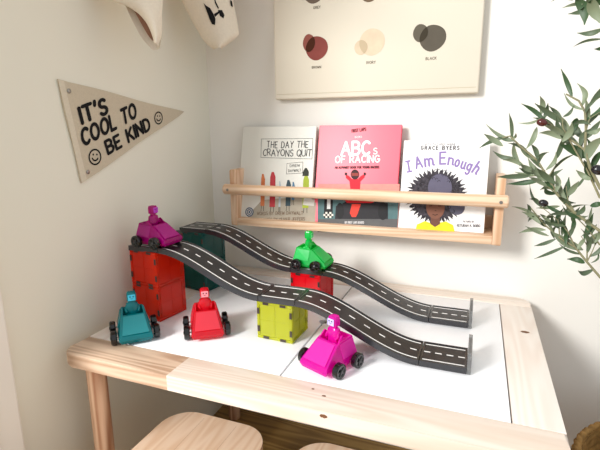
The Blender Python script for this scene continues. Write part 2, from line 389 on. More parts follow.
pen_line("BE KIND", (108.5, 154), (150.5, 128.5), (105, 142), .24, 'lettering')
for (u, v, ru, rv) in ((95, 157, 6, 7), (158.5, 118, 3.9, 6)):
    c = wp(u, v); X = (wp(u+ru, v)-c); Y = (wp(u, v-rv)-c); Y = Y.normalized()*X.length; bm = bm_new()
    f = lambda x, y: pf(.0048)((c+X*x+Y*y).x, (c+X*x+Y*y).y)
    ribbon(bm, [arc(0, 0, .95, .95, 0, 360, 28), arc(0, .05, .5, .5, 205, 335, 8)], .2, f)
    ribbon(bm, [[(-.3, .3), (-.29, .33)], [(.3, .3), (.29, .33)]], .24, f)
    flatobj('smiling_face', bm, M['ink'], pen)

# ---------------------------------------------------------------- poster
px0, px1, pz0, pz1 = .2165, .7085, .9495, 1.64
PD = .026
post = thing('poster', 'large cream canvas poster with overlapping colour dots and small captions, above the bookshelf', 'poster', (px0, 0, pz0))
bm = bm_new(); box(bm, 0, px1-px0, -PD, -.001, 0, pz1-pz0, .004, 3); obj('canvas', bm, M['poster'], post, True)
pq = lambda u, v: (lambda p: (p.x-px0, p.z-pz0))(un(u, v, 1, -PD))
bm = bm_new(); zz = .0125
ff = lambda x, z: Vector((x, -PD-.0004, z))
ribbon(bm, [[(.006, zz), (px1-px0-.006, zz)]], .0011, ff); flatobj('hem_stitching', bm, plain('stitching', (196, 184, 158), .9, .1), post)
def dots(big, small, rb, rs, cb, cs, cm, wob=.03):
    s = .0025  # metres per pixel here
    s = (pq(big[0]+1, big[1])[0]-pq(*big)[0])
    b = pq(*big); a = pq(*small)
    for nm, (c, r1, r2), col, dz in (('large_dot', (b, rb, rb), cb, .0004), ('small_dot', (a, rs[0], rs[1]), cs, .0007)):
        bm = bm_new(); poly(bm, ell(c[0], c[1], r1*s, r2*s, 32, wob, 1), lambda x, z: Vector((x, -PD-dz, z))); flatobj(nm, bm, plain(nm+'_ink', col, .9, .1, .05, 60), post)
    pts = [p for p in ell(a[0], a[1], rs[0]*s, rs[1]*s, 60, wob, 1) if (Vector(p)-Vector(b)).length < rb*s*.99]
    # intersection lens
    pb = [p for p in ell(b[0], b[1], rb*s, rb*s, 90, wob, 1) if ((p[0]-a[0])/(rs[0]*s))**2+((p[1]-a[1])/(rs[1]*s))**2 < .98]
    allp = pts+pb; cx = sum(p[0] for p in allp)/len(allp); cz = sum(p[1] for p in allp)/len(allp)
    allp.sort(key=lambda p: math.atan2(p[1]-cz, p[0]-cx))
    bm = bm_new(); poly(bm, allp, lambda x, z: Vector((x, -PD-.001, z))); flatobj('dot_overlap', bm, plain('overlap_ink', cm, .9, .1), post)
dots((316.8, 48.2), (309, 43), 10.8, (6, 8), (134, 72, 66), (140, 82, 72), (72, 40, 28))
dots((372, 42), (361, 47.5), 12.6, (6.6, 7), (218, 198, 172), (210, 192, 166), (190, 172, 144), .01)
dots((432.8, 38), (420.5, 33), 13, (7.4, 8.8), (94, 88, 78), (100, 94, 82), (66, 60, 50))
dots((314, -9), (306, -14), 10.8, (6, 8), (110, 96, 84), (118, 102, 90), (70, 60, 52))
dots((370, -10), (360, -15), 10.8, (6, 8), (120, 100, 80), (126, 106, 86), (80, 66, 52))
def caption(s, u, v, wpx):
    st, w = text_strokes(s, .3); a = pq(u-wpx/2, v); k = (pq(u+wpx/2, v)[0]-a[0])/w
    bm = bm_new(); ribbon(bm, st, .18, lambda x, y: ff(a[0]+x*k, a[1]+y*k)); flatobj('caption', bm, plain('caption_ink', (96, 88, 74), .9, .1), post)
caption('BROWN', 316.5, 68.6, 9); caption('IVORY', 371, 64, 9); caption('BLACK', 431, 60, 10.5); caption('GREY', 317, 9, 7)

# ---------------------------------------------------------------- wall rack
RX0, RX1, RYF, RZB, RZT = .115, .776, -.1, .624, .773
rack = thing('wall_book_rack', 'pale pine wall rack with a round front rail, holding three picture books', 'book rack', (RX0, 0, RZB))
RO = Vector((-RX0, 0, -RZB)); RM = Matrix.Translation(RO)
def robj(n, bm, m, sm=True): bm.transform(RM); return obj(n, bm, m, rack, sm)
for x0 in (RX0, RX1-.018):
    bm = bm_new(); prism(bm, rrect(RYF, -.001, RZB, RZT, .006, 4), x0, x0+.018, .002, 2)
    bm.transform(Matrix(((0, 0, 1, 0), (1, 0, 0, 0), (0, 1, 0, 0), (0, 0, 0, 1)))); robj('end_panel', bm, M['rack_z'])
bm = bm_new(); box(bm, RX0+.0182, RX1-.0182, RYF+.002, -.012, RZB+.002, RZB+.021, .0015); robj('shelf_board', bm, M['rack_x'])
bm = bm_new(); box(bm, RX0+.0182, RX1-.0182, -.0118, -.001, RZB+.002, RZB+.05, .0015); robj('back_rail', bm, M['rack_x'])
bm = bm_new(); lathe(bm, [(.011, 0), (.0135, .003), (.0135, RX1-RX0+.013), (.011, RX1-RX0+.016)], 24, Matrix.Translation((RX0-.009, RYF-.0125, .7235)) @ Matrix.Rotation(pi/2, 4, 'Y')); rod = robj('round_rail', bm, M['rack_x'])
bm = bm_new(); lathe(bm, [(.0032, 0), (.0036, .0012), (.0015, .0012)], 14, Matrix.Translation((RX1-.008, RYF-.0255, .7235)) @ Matrix.Rotation(pi/2, 4, 'X')); robj('screw_head', bm, M['metal'])
bm = bm_new(); lathe(bm, [(.0032, 0), (.0036, .0012), (.0015, .0012)], 14, Matrix.Translation((RX0+.008, RYF-.0255, .7235)) @ Matrix.Rotation(pi/2, 4, 'X')); robj('screw_head', bm, M['metal'])

# ---------------------------------------------------------------- books
LEAN = math.atan2(.056, .258); BV = Vector((0, math.sin(LEAN), math.cos(LEAN))); BN = Vector((0, -math.cos(LEAN), math.sin(LEAN)))
def make_book(tl, tr, label, covermat, th_=.011, yb=-.078):
    P0 = Vector((0, yb, RZB+.0215))
    a = unp(tl[0], tl[1], P0, BN); b = unp(tr[0], tr[1], P0, BN)
    h = ((a-P0).dot(BV)+(b-P0).dot(BV))/2; w = b.x-a.x
    t = thing('picture_book', label, 'book', (a.x, yb, P0.z), 0, 'picture books in the wall rack')
    t.rotation_euler = (-LEAN, 0, 0)
    bm = bm_new(); box(bm, 0, w, -.0018+.0018, .0018, 0, h, .0006, 1); box(bm, 0, w, th_-.0018, th_, 0, h, .0006, 1); box(bm, 0, .0018, 0, th_, 0, h, .0006, 1)
    obj('cover', bm, covermat, t)
    bm = bm_new(); box(bm, .002, w-.003, .002, th_-.002, .003, h-.003); obj('pages', bm, M['pages'], t)
    def L(u, v):
        p = unp(u, v, P0, BN); return (p.x-a.x, (p-P0).dot(BV))
    return t, L, w, h
bf = lambda d=.0004: (lambda x, y: Vector((x, -d, y)))
def btext(t, L, s, bl, br, hpx, wd, col, d=.0006, name='title_lettering', gap=.24, jit=0, slant=0):
    st, w = text_strokes(s, gap, jit); a = Vector(L(*bl)); b = Vector(L(*br)); X = (b-a)/w
    tp = Vector(L(bl[0], bl[1]-hpx)); Y = Vector((-X.y, X.x)).normalized()*(tp-a).length
    bm = bm_new(); ribbon(bm, [[(x*X.length, y*Y.length) for x, y in pl] for pl in st], wd*Y.length, lambda x, y: bf(d)(*(a+X.normalized()*(x+slant*y)+Y.normalized()*y)))
    return flatobj(name, bm, plain(name+'_ink', col, .6, .3), t)
def bpoly(t, L, pts, col, d=.0004, name='picture', px=True, mat=None):
    bm = bm_new(); poly(bm, [L(*p) for p in pts] if px else pts, bf(d)); return flatobj(name, bm, mat or plain(name+'_ink', col, .6, .3, .05, 80), t)

# book 1 : cream cover with crayons
t, L, w, h = make_book((243, 126), (316.5, 127), 'white picture book with plain crayons and hand-lettered sign on its cover, leftmost in the rack', plain('cover_white', (226, 224, 214), .4, .4, .01, 20))
def frame(pts, wpx, name):
    bm = bm_new(); lp = [L(*p) for p in pts+pts[:1]]; ribbon(bm, [lp], wpx*.0028, bf(.0006)); flatobj(name, bm, plain('grey_ink', (84, 84, 82), .7, .2), t)
frame([(261.5, 139), (313, 138.5), (312, 159), (261, 157.5)], .35, 'sign_outline')
frame([(287, 163.5), (303, 162), (302.5, 173), (286.5, 174)], .3, 'sign_outline')
btext(t, L, 'THE DAY THE', (267, 147.5), (308, 147.5), 6, .12, (56, 56, 58), jit=.08, gap=.3)
btext(t, L, 'CRAYONS QUIT', (263, 155.5), (311, 156.5), 6.2, .12, (56, 56, 58), jit=.08, gap=.2)
btext(t, L, 'DREW', (290, 167), (300, 166.5), 2.4, .18, (110, 110, 105), jit=.05, name='small_lettering')
btext(t, L, 'DAYWALT', (288.5, 172), (301, 171.3), 2.4, .18, (110, 110, 105), jit=.05, name='small_lettering')
bpoly(t, L, [(246, 224), (249, 214), (262, 200), (300, 197), (316, 203), (315, 226)], (176, 166, 148), .0003, 'brown_paper_picture')
for (u0, u1, v0, v1, col) in ((260.5, 264.5, 175, 206, (206, 120, 74)), (269.5, 275, 173, 207, (188, 58, 66)), (278.5, 280.5, 182, 207, (190, 200, 206)), (285.5, 290.5, 181, 206, (58, 80, 88)), (291.5, 294.5, 183, 200, (90, 130, 160)), (302.5, 308.5, 176, 208, (170, 186, 56))):
    m_ = (u0+u1)/2; hw = (u1-u0)/2
    bpoly(t, L, [(u0, v1), (u0+.8, v0+4), (m_-.2*hw, v0-1), (m_+.6*hw, v0-1), (u1+.6, v0+4), (u1, v1)], col, .0005, 'crayon_picture')
    bm = bm_new(); ribbon(bm, [[L(m_-hw*.5, v1), L(m_-hw*.7, v1+5)], [L(m_+hw*.5, v1), L(m_+hw*.5, v1+5)]], .0012, bf(.0006)); flatobj('crayon_picture', bm, M['ink'], t)
bpoly(t, L, [(302.5, 176), (302.9, 172), (305, 168), (307, 168), (308.9, 172), (308.6, 176)], (50, 54, 44), .0007, 'crayon_picture')
btext(t, L, 'WORDS BY DREW DAYWALT', (257, 215), (303, 214.5), 3, .14, (120, 96, 74), jit=.1, name='small_lettering')
btext(t, L, 'PICTURES BY OLIVER JEFFERS', (258, 221.5), (305, 220.5), 3, .14, (120, 96, 74), jit=.1, name='small_lettering')
c = L(249.5, 212); bm = bm_new(); poly(bm, ell(c[0], c[1], .0125, .0125), bf(.0006)); flatobj('round_seal', bm, plain('seal_blue', (86, 104, 128), .5, .3), t)
bm = bm_new(); ribbon(bm, [arc(c[0], c[1], .0085, .0085, 0, 360, 20), arc(c[0], c[1], .004, .004, 0, 360, 12)], .0015, bf(.0008)); flatobj('round_seal', bm, M['pages'], t)
bpoly(t, L, [(304, 197), (315, 200), (314, 206), (303, 205)], (224, 220, 210), .0007, 'sign_picture')

# book 2 : pink racing alphabet
pinkm = plain('cover_pink', (250, 96, 116), .35, .4, .03, 12)
t, L, w, h = make_book((319.5, 125.5), (402, 124.5), 'coral pink picture book with a racing car on its cover, in the rack', pinkm, .012)
bpoly(t, L, [(318, 229), (318.4, 184), (399.6, 184), (397.6, 229)], (252, 150, 140), .0003, 'sky_picture')
bpoly(t, L, [(317.6, 232), (318, 194), (399, 194), (397.2, 232)], (84, 116, 118), .0004, 'track_picture')
bpoly(t, L, [(317.6, 232), (317.8, 219), (397.8, 219), (397.2, 232)], (92, 92, 92), .0005, 'track_picture')
btext(t, L, 'ABC', (341.5, 154.8), (369.5, 154.3), 12.5, .2, (255, 250, 246), gap=.2)
btext(t, L, 's', (373.5, 154), (377, 154), 10, .12, (255, 230, 226), gap=.2)
btext(t, L, 'OF RACING', (335.5, 162.8), (379.5, 162.0), 6.4, .2, (255, 250, 246), gap=.26)
btext(t, L, 'AN ALPHABET BOOK FOR YOUNG RACERS', (335, 168.6), (379, 168.2), 2, .26, (70, 20, 30), name='small_lettering')
btext(t, L, 'FIRST LAPS', (352, 132.5), (366, 130.5), 2.8, .25, (110, 30, 40), name='small_lettering')
btext(t, L, 'BOOKS', (355, 138), (362, 137.7), 1.6, .25, (255, 225, 225), name='small_lettering')
bpoly(t, L, [(350.5, 190), (349.5, 181), (346, 178), (346, 174.5), (349, 176), (352, 179), (358, 179), (361, 176), (364.5, 174), (364.8, 177), (360.5, 181.5), (360, 190)], (214, 34, 52), .0006, 'driver_picture')
bpoly(t, L, ell(355, 174.5, 4.2, 5), (60, 26, 30), .0008, 'driver_picture')
bpoly(t, L, [(351.5, 176), (351.6, 173), (358.6, 173), (358.6, 176)], (150, 60, 54), .001, 'driver_picture')
for u in (346, 364.8): bpoly(t, L, ell(u, 174, 1.2, 1.6, 10), (40, 24, 24), .0009, 'driver_picture')
bpoly(t, L, [(335, 219), (336, 206), (342, 204), (350, 199), (366, 198), (378, 202), (388, 203), (388, 219)], (40, 38, 42), .0007, 'racing_car_picture')
bpoly(t, L, [(345, 200), (350, 197), (371, 197), (380, 199), (372, 203), (347, 203)], (206, 32, 40), .0009, 'racing_car_picture')
bpoly(t, L, [(352, 204), (361, 204), (358, 213), (356, 217), (352, 217), (350, 213)], (236, 64, 48), .0011, 'racing_car_picture')
bpoly(t, L, ell(383, 211, 5, 9), (26, 26, 28), .0009, 'racing_car_picture'); bpoly(t, L, ell(340, 211, 4, 8), (26, 26, 28), .0009, 'racing_car_picture')
bpoly(t, L, [(324, 218), (324.5, 196), (333, 196), (332.5, 218)], (24, 24, 26), .0007, 'flag_picture')
bpoly(t, L, [(327, 209), (327.3, 198), (330.6, 198), (330.5, 209)], (220, 220, 218), .0009, 'flag_picture')
bm = bm_new()
for i in range(5):
    for j in range(3):
        if (i+j) % 2: bm.faces.new([bm.verts.new(bf(.0011)(*L(323.5+i*2+a, 212+j*2+b))) for a, b in ((0, 2), (2, 2), (2, 0), (0, 0))])
flatobj('flag_picture', bm, M['pages'], t)
btext(t, L, 'BY FIRST LAPS BOOKS', (345, 223.5), (364, 223.5), 2, .24, (200, 200, 200), name='small_lettering')

# book 3 : white cover, curly dark hair
t, L, w, h = make_book((404, 140), (490.5, 141), 'white picture book with a round curly dark hairdo on its cover, rightmost in the rack', plain('cover_bright', (246, 245, 243), .35, .4, .008, 12), .010)
lav = (146, 124, 180)
bm = bm_new(); c = Vector(L(434.5, 196.5)); c2 = L(436, 196); rr = L(463.5, 196)[0]-c2[0]
N = 160; pts = []
for k in range(N):
    a = 2*pi*k/N; r_ = rr*(1.0+.08*math.sin(k*2.7)+(.09 if k % 4 < 2 else -.04)); pts.append((c2[0]+r_*math.cos(a)*1.03, c2[1]+r_*math.sin(a)*.96))
poly(bm, pts, bf(.0005)); flatobj('hair_picture', bm, plain('hair_ink', (66, 62, 68), .7, .2, .5, 160), t)
bpoly(t, L, ell(440, 188, 12, 14), (96, 92, 112), .0007, 'hair_picture'); bpoly(t, L, ell(457, 207, 8, 8), (92, 90, 108), .0007, 'hair_picture')
bm = bm_new()
for k in range(70):
    a = random.uniform(0, 2*pi); r_ = rr*math.sqrt(random.uniform(.3, 1)); q = (c2[0]+r_*math.cos(a), c2[1]+r_*math.sin(a)); s_ = .0028
    ribbon(bm, [arc(q[0], q[1], s_, s_, math.degrees(a)-80, math.degrees(a)+120, 6)], .0009, bf(.0009))
flatobj('hair_picture', bm, plain('curl_ink', (36, 33, 38), .7, .2), t)
bpoly(t, L, [(415, 232), (417, 224.5), (425, 221), (429, 222.5), (434, 225), (440, 222.5), (446, 221.5), (453, 225), (455, 233)], (228, 214, 40), .0009, 'yellow_shirt_picture')
bpoly(t, L, [(430.5, 224), (431, 215), (440, 215), (440, 224), (435, 227)], (110, 70, 56), .0011, 'face_picture')
bpoly(t, L, ell(435.5, 207.5, 9.3, 11.5), (126, 82, 64), .0013, 'face_picture')
bm = bm_new()
ribbon(bm, [[L(429.5, 206), L(432, 205.6)], [L(438.5, 206), L(441, 206)], [L(432.8, 214.5), L(435.2, 215.2), L(437.6, 214.5)], [L(435.2, 210.6), L(436.2, 210.6)]], .0014, bf(.0015)); flatobj('face_picture', bm, M['ink'], t)
btext(t, L, 'GRACE BYERS', (421, 149.6), (459, 149.8), 3.6, .2, (60, 52, 60), name='author_lettering', gap=.5)
btext(t, L, 'WITH PICTURES INSIDE', (425, 144.8), (455, 144.9), 1.3, .22, (120, 112, 118), name='small_lettering', gap=.4)
for (s_, bl, br, hp) in (('|', (407.5, 172), (411.5, 171.2), 10.5), ('A', (416.5, 168.5), (422.5, 167), 11), ('m', (425.5, 166.5), (433.5, 165.2), 12), ('E', (440, 164), (445.5, 163.8), 11.5), ('n', (448, 164.5), (452.5, 165), 11), ('o', (454.5, 166), (458, 166.8), 11), ('u', (460.5, 168), (464, 169), 11), ('g', (466, 169.8), (469.5, 171), 11), ('h', (472, 172), (475.5, 174), 12)):
    btext(t, L, s_, bl, br, hp, .16, lav)
btext(t, L, 'PICTURES BY', (463, 222.3), (474, 222.5), 1.6, .2, (130, 122, 128), name='small_lettering')
btext(t, L, 'KETURAH A. BOBO', (457, 226.6), (480, 227), 2.3, .2, (90, 84, 90), name='small_lettering')

# ---------------------------------------------------------------- magnetic tile cubes
S = .075
def tile_bm():
    """one square tile standing in the XZ plane, centre at origin, 4 mm thick"""
    bm = bm_new(); h = S/2; f = .006; t = .0022
    for (x0, x1, z0, z1) in ((-h, h, -h, -h+f), (-h, h, h-f, h), (-h, -h+f, -h+f, h-f), (h-f, h, -h+f, h-f)):
        box(bm, x0+.0002, x1-.0002, -t, t, z0+.0002, z1-.0002, .0008, 1)
    box(bm, -h+f, h-f, -.0007, .0007, -h+f, h-f)
    box(bm, -.0006, .0006, -.0012, .0012, -h+f, h-f); box(bm, -h+f, h-f, -.0012, .0012, -.0006, .0006)
    return bm
def magnet_bm():
    bm = bm_new(); box(bm, -.0062, .0062, -.0016, .0016, -.0024, .0024, .0004, 1); return bm
_tile = {}
def cube(x0, y0, z0, mat, label, rz=0, group='magnetic tile cubes under the toy tracks'):
    t = thing('magnetic_tile_cube', label, 'toy block', (x0+S/2, y0+S/2, z0), rz, group)
    h = S/2-.0022
    places = [((0, -h, S/2), (0, 0, 0)), ((0, h, S/2), (0, 0, 0)), ((-h, 0, S/2), (0, 0, pi/2)), ((h, 0, S/2), (0, 0, pi/2)), ((0, 0, S-.0022), (pi/2, 0, 0))]
    for i, (loc, rot) in enumerate(places):
        if 'tile' not in _tile:
            bm = tile_bm(); me = bpy.data.meshes.new('tile'); bm.to_mesh(me); bm.free(); _tile['tile'] = me
            bm = magnet_bm(); me = bpy.data.meshes.new('magnet'); bm.to_mesh(me); bm.free(); me.materials.append(M['magnet']); _tile['magnet'] = me
        key = mat.name
        if key not in _tile:
            me = _tile['tile'].copy(); me.materials.append(mat); _tile[key] = me
        o = bpy.data.objects.new('tile', _tile[key]); C.objects.link(o); o.parent = t; o.location = loc; o.rotation_euler = rot
        sc = .988 if i > 1 else 1
        if i in (2, 3): o.scale = (.88, 1, 1)
        if i == 4: o.scale = (.88, 1, .88); 
        e = S/2-.0032
        for (mx, mz, r) in ((-.018, e, 0), (.018, e, 0), (-.018, -e, 0), (.018, -e, 0), (-e, -.018, 1), (-e, .018, 1), (e, -.018, 1), (e, .018, 1)):
            m_ = bpy.data.objects.new('magnet', _tile['magnet']); C.objects.link(m_); m_.parent = o; m_.location = (mx, -.0012 if i in (0, 2) else .0012, mz); m_.rotation_euler = (0, pi/2*r, 0)
    return t
def fat(o, k): o.scale = (k, k, 1)
YEL = plastic('yellow_tile_plastic', (232, 234, 44), (240, 242, 110), .48)
ORA = plastic('orange_red_tile_plastic', (255, 54, 0), (255, 90, 20), .68)
RED = plastic('red_tile_plastic', (255, 10, 36), (255, 60, 70), .7)
TEA = plastic('teal_tile_plastic', (0, 122, 114), (10, 150, 140), .62)
cube(.344, -.409, TZ, YEL, 'yellow see-through tile cube holding up the front track', -.05)
fat(cube(.0485, -.408, TZ, ORA, 'orange-red tile cube standing on the table, lower of the two stacked at left', -.15), 1.045)
fat(cube(.0485, -.408, TZ+S, ORA, 'orange-red tile cube under the purple car, upper of the two stacked at left', -.15), 1.045)
fat(cube(.043, -.223, TZ, TEA, 'dark teal tile cube standing on the table, lower of the two teal ones', -.2), 1.045)
fat(cube(.043, -.223, TZ+S, TEA, 'dark teal tile cube right under the back track top, upper of the two teal ones', -.2), 1.045)
cube(.339, -.225, TZ, RED, 'bright red tile cube under the green car and the back track', -.12)

# ---------------------------------------------------------------- toy roads
W2 = .0375
def road(x0, x1, yc, za, zb, label, ramp, group, dashes):
    """a road piece from x0 to x1; its surface falls from za to zb"""
    t = thing('toy_track_piece', label, 'toy track', (x0, yc, min(za, zb)-.0095), 0, group)
    Lg = x1-x0; n = 40 if ramp else 2; z00 = min(za, zb)-.0095
    def prof(x):
        s = max(0, min(1, x/Lg)); e = s*s*(3-2*s) if ramp else 0
        e = .75*e+.25*(s if ramp else 0) if False else e
        return za+(zb-za)*e-z00
    gp = .0006
    def strip(bm, y0, y1, top, bot, a=gp, b=Lg-gp, nn=n):
        prev = None; xs = [a+(b-a)*i/nn for i in range(nn+1)]
        for i, x in enumerate(xs):
            z = prof(x); dx = 1e-4; sl = (prof(x+dx)-prof(x-dx))/(2*dx); nv = Vector((-sl, 0, 1)).normalized()
            c = Vector((x, 0, z)); q = [bm.verts.new(c+nv*k+Vector((0, y, 0))) for y, k in ((y0, bot), (y1, bot), (y1, top), (y0, top))]
            if prev:
                for k in range(4): bm.faces.new((prev[k], prev[(k+1) % 4], q[(k+1) % 4], q[k]))
            else: bm.faces.new(q[::-1])
            prev = q
        bm.faces.new(prev)
    bm = bm_new(); strip(bm, -W2+.003, W2-.003, 0, -.003); obj('deck', bm, M['asphalt'], t, 30)
    for sy in (-1, 1):
        a, b = sorted((sy*W2, sy*(W2-.0032)))
        bm = bm_new(); strip(bm, a, b, .0012, -.0093); obj('side_rail', bm, M['rail'], t, 30)
        # bright thin lip on the rail
        a, b = sorted((sy*(W2-.0100), sy*(W2-.0080)))
        bm = bm_new(); strip(bm, a, b, .0005, -.0002, .004, Lg-.004); obj('edge_line', bm, M['white_paint'], t, 30)
    for k in range(dashes):
        c = Lg*(k+.5)/dashes; bm = bm_new(); strip(bm, -.0012, .0012, .0005, -.0002, c-.0055, c+.0055, 4); obj('centre_dash', bm, M['white_paint'], t, 30)
    for (a, b) in ((gp, .0042), (Lg-.0042, Lg-gp)):
        bm = bm_new(); strip(bm, -W2+.002, W2-.002, .0009, -.008, a, b, 1); obj('end_bar', bm, M['rail'], t)
    return t
Z0, Z1, Z2 = .638, .565, .490
for (yc, xs, fr, gr) in ((-.3725, (.046, .122, .347, .4225, .648, .7245), 'front', 'pieces of the front toy track'), (-.1875, (.040, .115, .3365, .4135, .645, .7225), 'back', 'pieces of the back toy track')):
    on1 = {'front': 'flat black toy track piece under the purple car at the top of the front track', 'back': 'flat black toy track piece on the teal cubes, top of the back track'}[fr]
    on2 = {'front': 'flat black toy track piece on the yellow cube, halfway down the front track', 'back': 'flat black toy track piece under the green car, halfway down the back track'}[fr]
    road(xs[0], xs[1], yc, Z0+.0, Z0, on1, False, gr, 3)
    road(xs[1], xs[2], yc, Z0, Z1, 'curved black toy track ramp, upper slope of the %s track' % fr, True, gr, 8)
    road(xs[2], xs[3], yc, Z1, Z1, on2, False, gr, 3)
    road(xs[3], xs[4], yc, Z1, Z2, 'curved black toy track ramp, lower slope of the %s track' % fr, True, gr, 8)
    road(xs[4], xs[5], yc, Z2, Z2, 'flat black toy track piece lying on the table, lower end of the %s track' % fr, False, gr, 4)
    bm = bm_new(); hh = .019
    for (a0, a1, b0, b1) in ((-S/2, S/2, -hh, -hh+.0055), (-S/2, S/2, hh-.0055, hh), (-S/2, -S/2+.0055, -hh+.0055, hh-.0055), (S/2-.0055, S/2, -hh+.0055, hh-.0055)): box(bm, -.0032, .0032, a0+.0002, a1-.0002, b0, b1, .0008, 1)
    box(bm, -.0007, .0007, -S/2+.0055, S/2-.0055, -hh+.0055, hh-.0055)
    o = thing('end_stop_tile', 'low clear tile standing upright at the end of the %s toy track' % fr, 'toy tile', (xs[5]+.003, yc, TZ), 0, 'clear tiles ending the toy tracks')
    pn = obj('tile', bm, M['clear'], o); pn.location = (0, 0, hh+.0002)
    for (mx, mz, r) in ((-.018, .0162, 0), (.018, .0162, 0), (-.018, -.0162, 0), (.018, -.0162, 0), (-.0345, 0, 1), (.0345, 0, 1)):
        bm = magnet_bm(); k = obj('magnet', bm, M['rail'], pn); k.location = (0, mx, mz); k.rotation_euler = (pi/2*r, 0, pi/2) if not r else (0, pi/2, pi/2)

# ---------------------------------------------------------------- toy cars
def car(name_mat, face_col, x, y, z, hx, hy, label, trans, sc=1.0, body=.6):
    rz = math.atan2(hy, hx)
    m = plastic(name_mat+'_car_plastic', name_cols[name_mat], trans, body)
    lc = tuple(int(q+(255-q)*.22) for q in name_cols[name_mat]); m2 = plastic(name_mat+'_panel_plastic', lc, trans, .7, .15)
    t = thing('toy_car', label, 'toy car', (x, y, z), rz, 'see-through plastic toy cars'); t.scale = (sc, sc, sc)
    # hull : faceted, open cockpit
    bm = bm_new()
    def ring(pts): return [bm.verts.new(p) for p in pts]
    # bottom, lower lip, belt, top rim, inner rim, cockpit floor   (x forward, y left)
    def R6(xb, xf, yb, yf, z_, zf=None):
        zf = z_ if zf is None else zf
        return ring([(xb, -yb, z_), (0.004, -(yb*.5+yf*.5)*1.06, (z_+zf)/2), (xf, -yf, zf), (xf, yf, zf), (0.004, (yb*.5+yf*.5)*1.06, (z_+zf)/2), (xb, yb, z_)])
    rs = [R6(-.036, .041, .0235, .0245, .0050), R6(-.038, .0435, .0265, .0285, .0115), R6(-.037, .0415, .0255, .027, .0175), R6(-.030, .009, .0192, .0208, .048, .0445), R6(-.0265, .0050, .0160, .0178, .048, .0445), R6(-.022, .001, .0125, .014, .022)]
    for A, B in zip(rs, rs[1:]):
        for k in range(6): bm.faces.new((A[k], A[(k+1) % 6], B[(k+1) % 6], B[k]))
    bm.faces.new(rs[0][::-1]); bm.faces.new(rs[-1])
    bmesh.ops.bevel(bm, geom=[e for e in bm.edges], offset=.0007, segments=1, affect='EDGES')
    obj('body', bm, m, t)
    # raised hood panel
    bm = bm_new()
    v = [Vector(q) for q in ((.0400, -.0225, .0200), (.0400, .0225, .0200), (.0112, .0175, .0433), (.0112, -.0175, .0433))]; n_ = Vector((.6, 0, .8))*.0012
    a = [bm.verts.new(q) for q in v]; b = [bm.verts.new(q*1+n_) for q in v]
    bm.faces.new(b); bm.faces.new(a[::-1])
    for k in range(4): bm.faces.new((a[k], a[(k+1) % 4], b[(k+1) % 4], b[k]))
    obj('hood_panel', bm, m2, t)
    for s in (-1, 1):   # raised side panels
        q = [Vector(p) for p in ((-.0330, s*.0262, .0205), (.0020, s*.0275, .0205), (.0040, s*.0208, .0430), (-.0280, s*.0202, .0450))]
        on_ = Vector((0, s*.93, .36))*.0012; bm = bm_new(); a = [bm.verts.new(p) for p in q]; b = [bm.verts.new(p+on_) for p in q]
        bm.faces.new(a); bm.faces.new(b[::-1])
        for k in range(4): bm.faces.new((a[k], a[(k+1) % 4], b[(k+1) % 4], b[k]))
        obj('side_panel', bm, m2, t)
    for s in (-1, 1):   # side peaks by the cockpit
        bm = bm_new(); q = [(-.016, s*.0192, .047), (.006, s*.0204, .0440), (-.005, s*.0188, .055)]
        a = [bm.verts.new(p) for p in q]; b = [bm.verts.new((p[0], p[1]-s*.0025, p[2])) for p in q]
        bm.faces.new(a); bm.faces.new(b[::-1])
        for k in range(3): bm.faces.new((a[k], a[(k+1) % 3], b[(k+1) % 3], b[k]))
        obj('side_fin', bm, m, t)
    # driver
    d = obj('driver', driver_bm(), m, t, True)
    fm = plain(name_mat+'_face', face_col, .4, .4)
    bm = bm_new(); box(bm, .0003, .0014, -.0064, .0064, .0680, .0794, .0004, 1); obj('face_plate', bm, fm, d)
    bm = bm_new()
    for s in (-1, 1): poly(bm, ell(s*.0027, .0758, .0012, .0013, 10), lambda a_, b_: Vector((.0018, a_, b_)))
    ribbon(bm, [arc(0, .0733, .0022, .0016, 200, 340, 6)], .0006, lambda a_, b_: Vector((.0018, a_, b_))); flatobj('face_marks', bm, M['ink'], d)
    for s in (-1, 1):
        bm = bm_new(); lathe(bm, [(.0014, -.035), (.0014, .035)], 10, Matrix.Translation((s*.023, 0, .0125)) @ Matrix.Rotation(pi/2, 4, 'X'))
        obj('axle', bm, M['metal'], t)
        for q in (-1, 1):
            bm = bm_new(); R_ = .0125
            lathe(bm, [(.004, -.0052), (.0105, -.0052), (R_, -.0035), (R_, .0035), (.0105, .0052), (.008, .0048), (.0072, .0036), (.004, .0036)], 28, Matrix.Rotation(-q*pi/2, 4, 'X'))
            w_ = obj('wheel', bm, M['tyre'], t, True, (s*.023, q*.0362, R_))
            bm = bm_new(); lathe(bm, [(.0034, .0030), (.0034, .0056), (.0018, .0062)], 14, Matrix.Rotation(-q*pi/2, 4, 'X'))
            for k in range(5): box(bm, .003, .0078, -.0008, .0008, .0035, .0046, 0, 1, Matrix.Rotation(-q*pi/2, 4, 'X') @ Matrix.Rotation(2*pi*k/5, 4, 'Z'))
            obj('hub_cap', bm, M['hub'], w_)
    return t
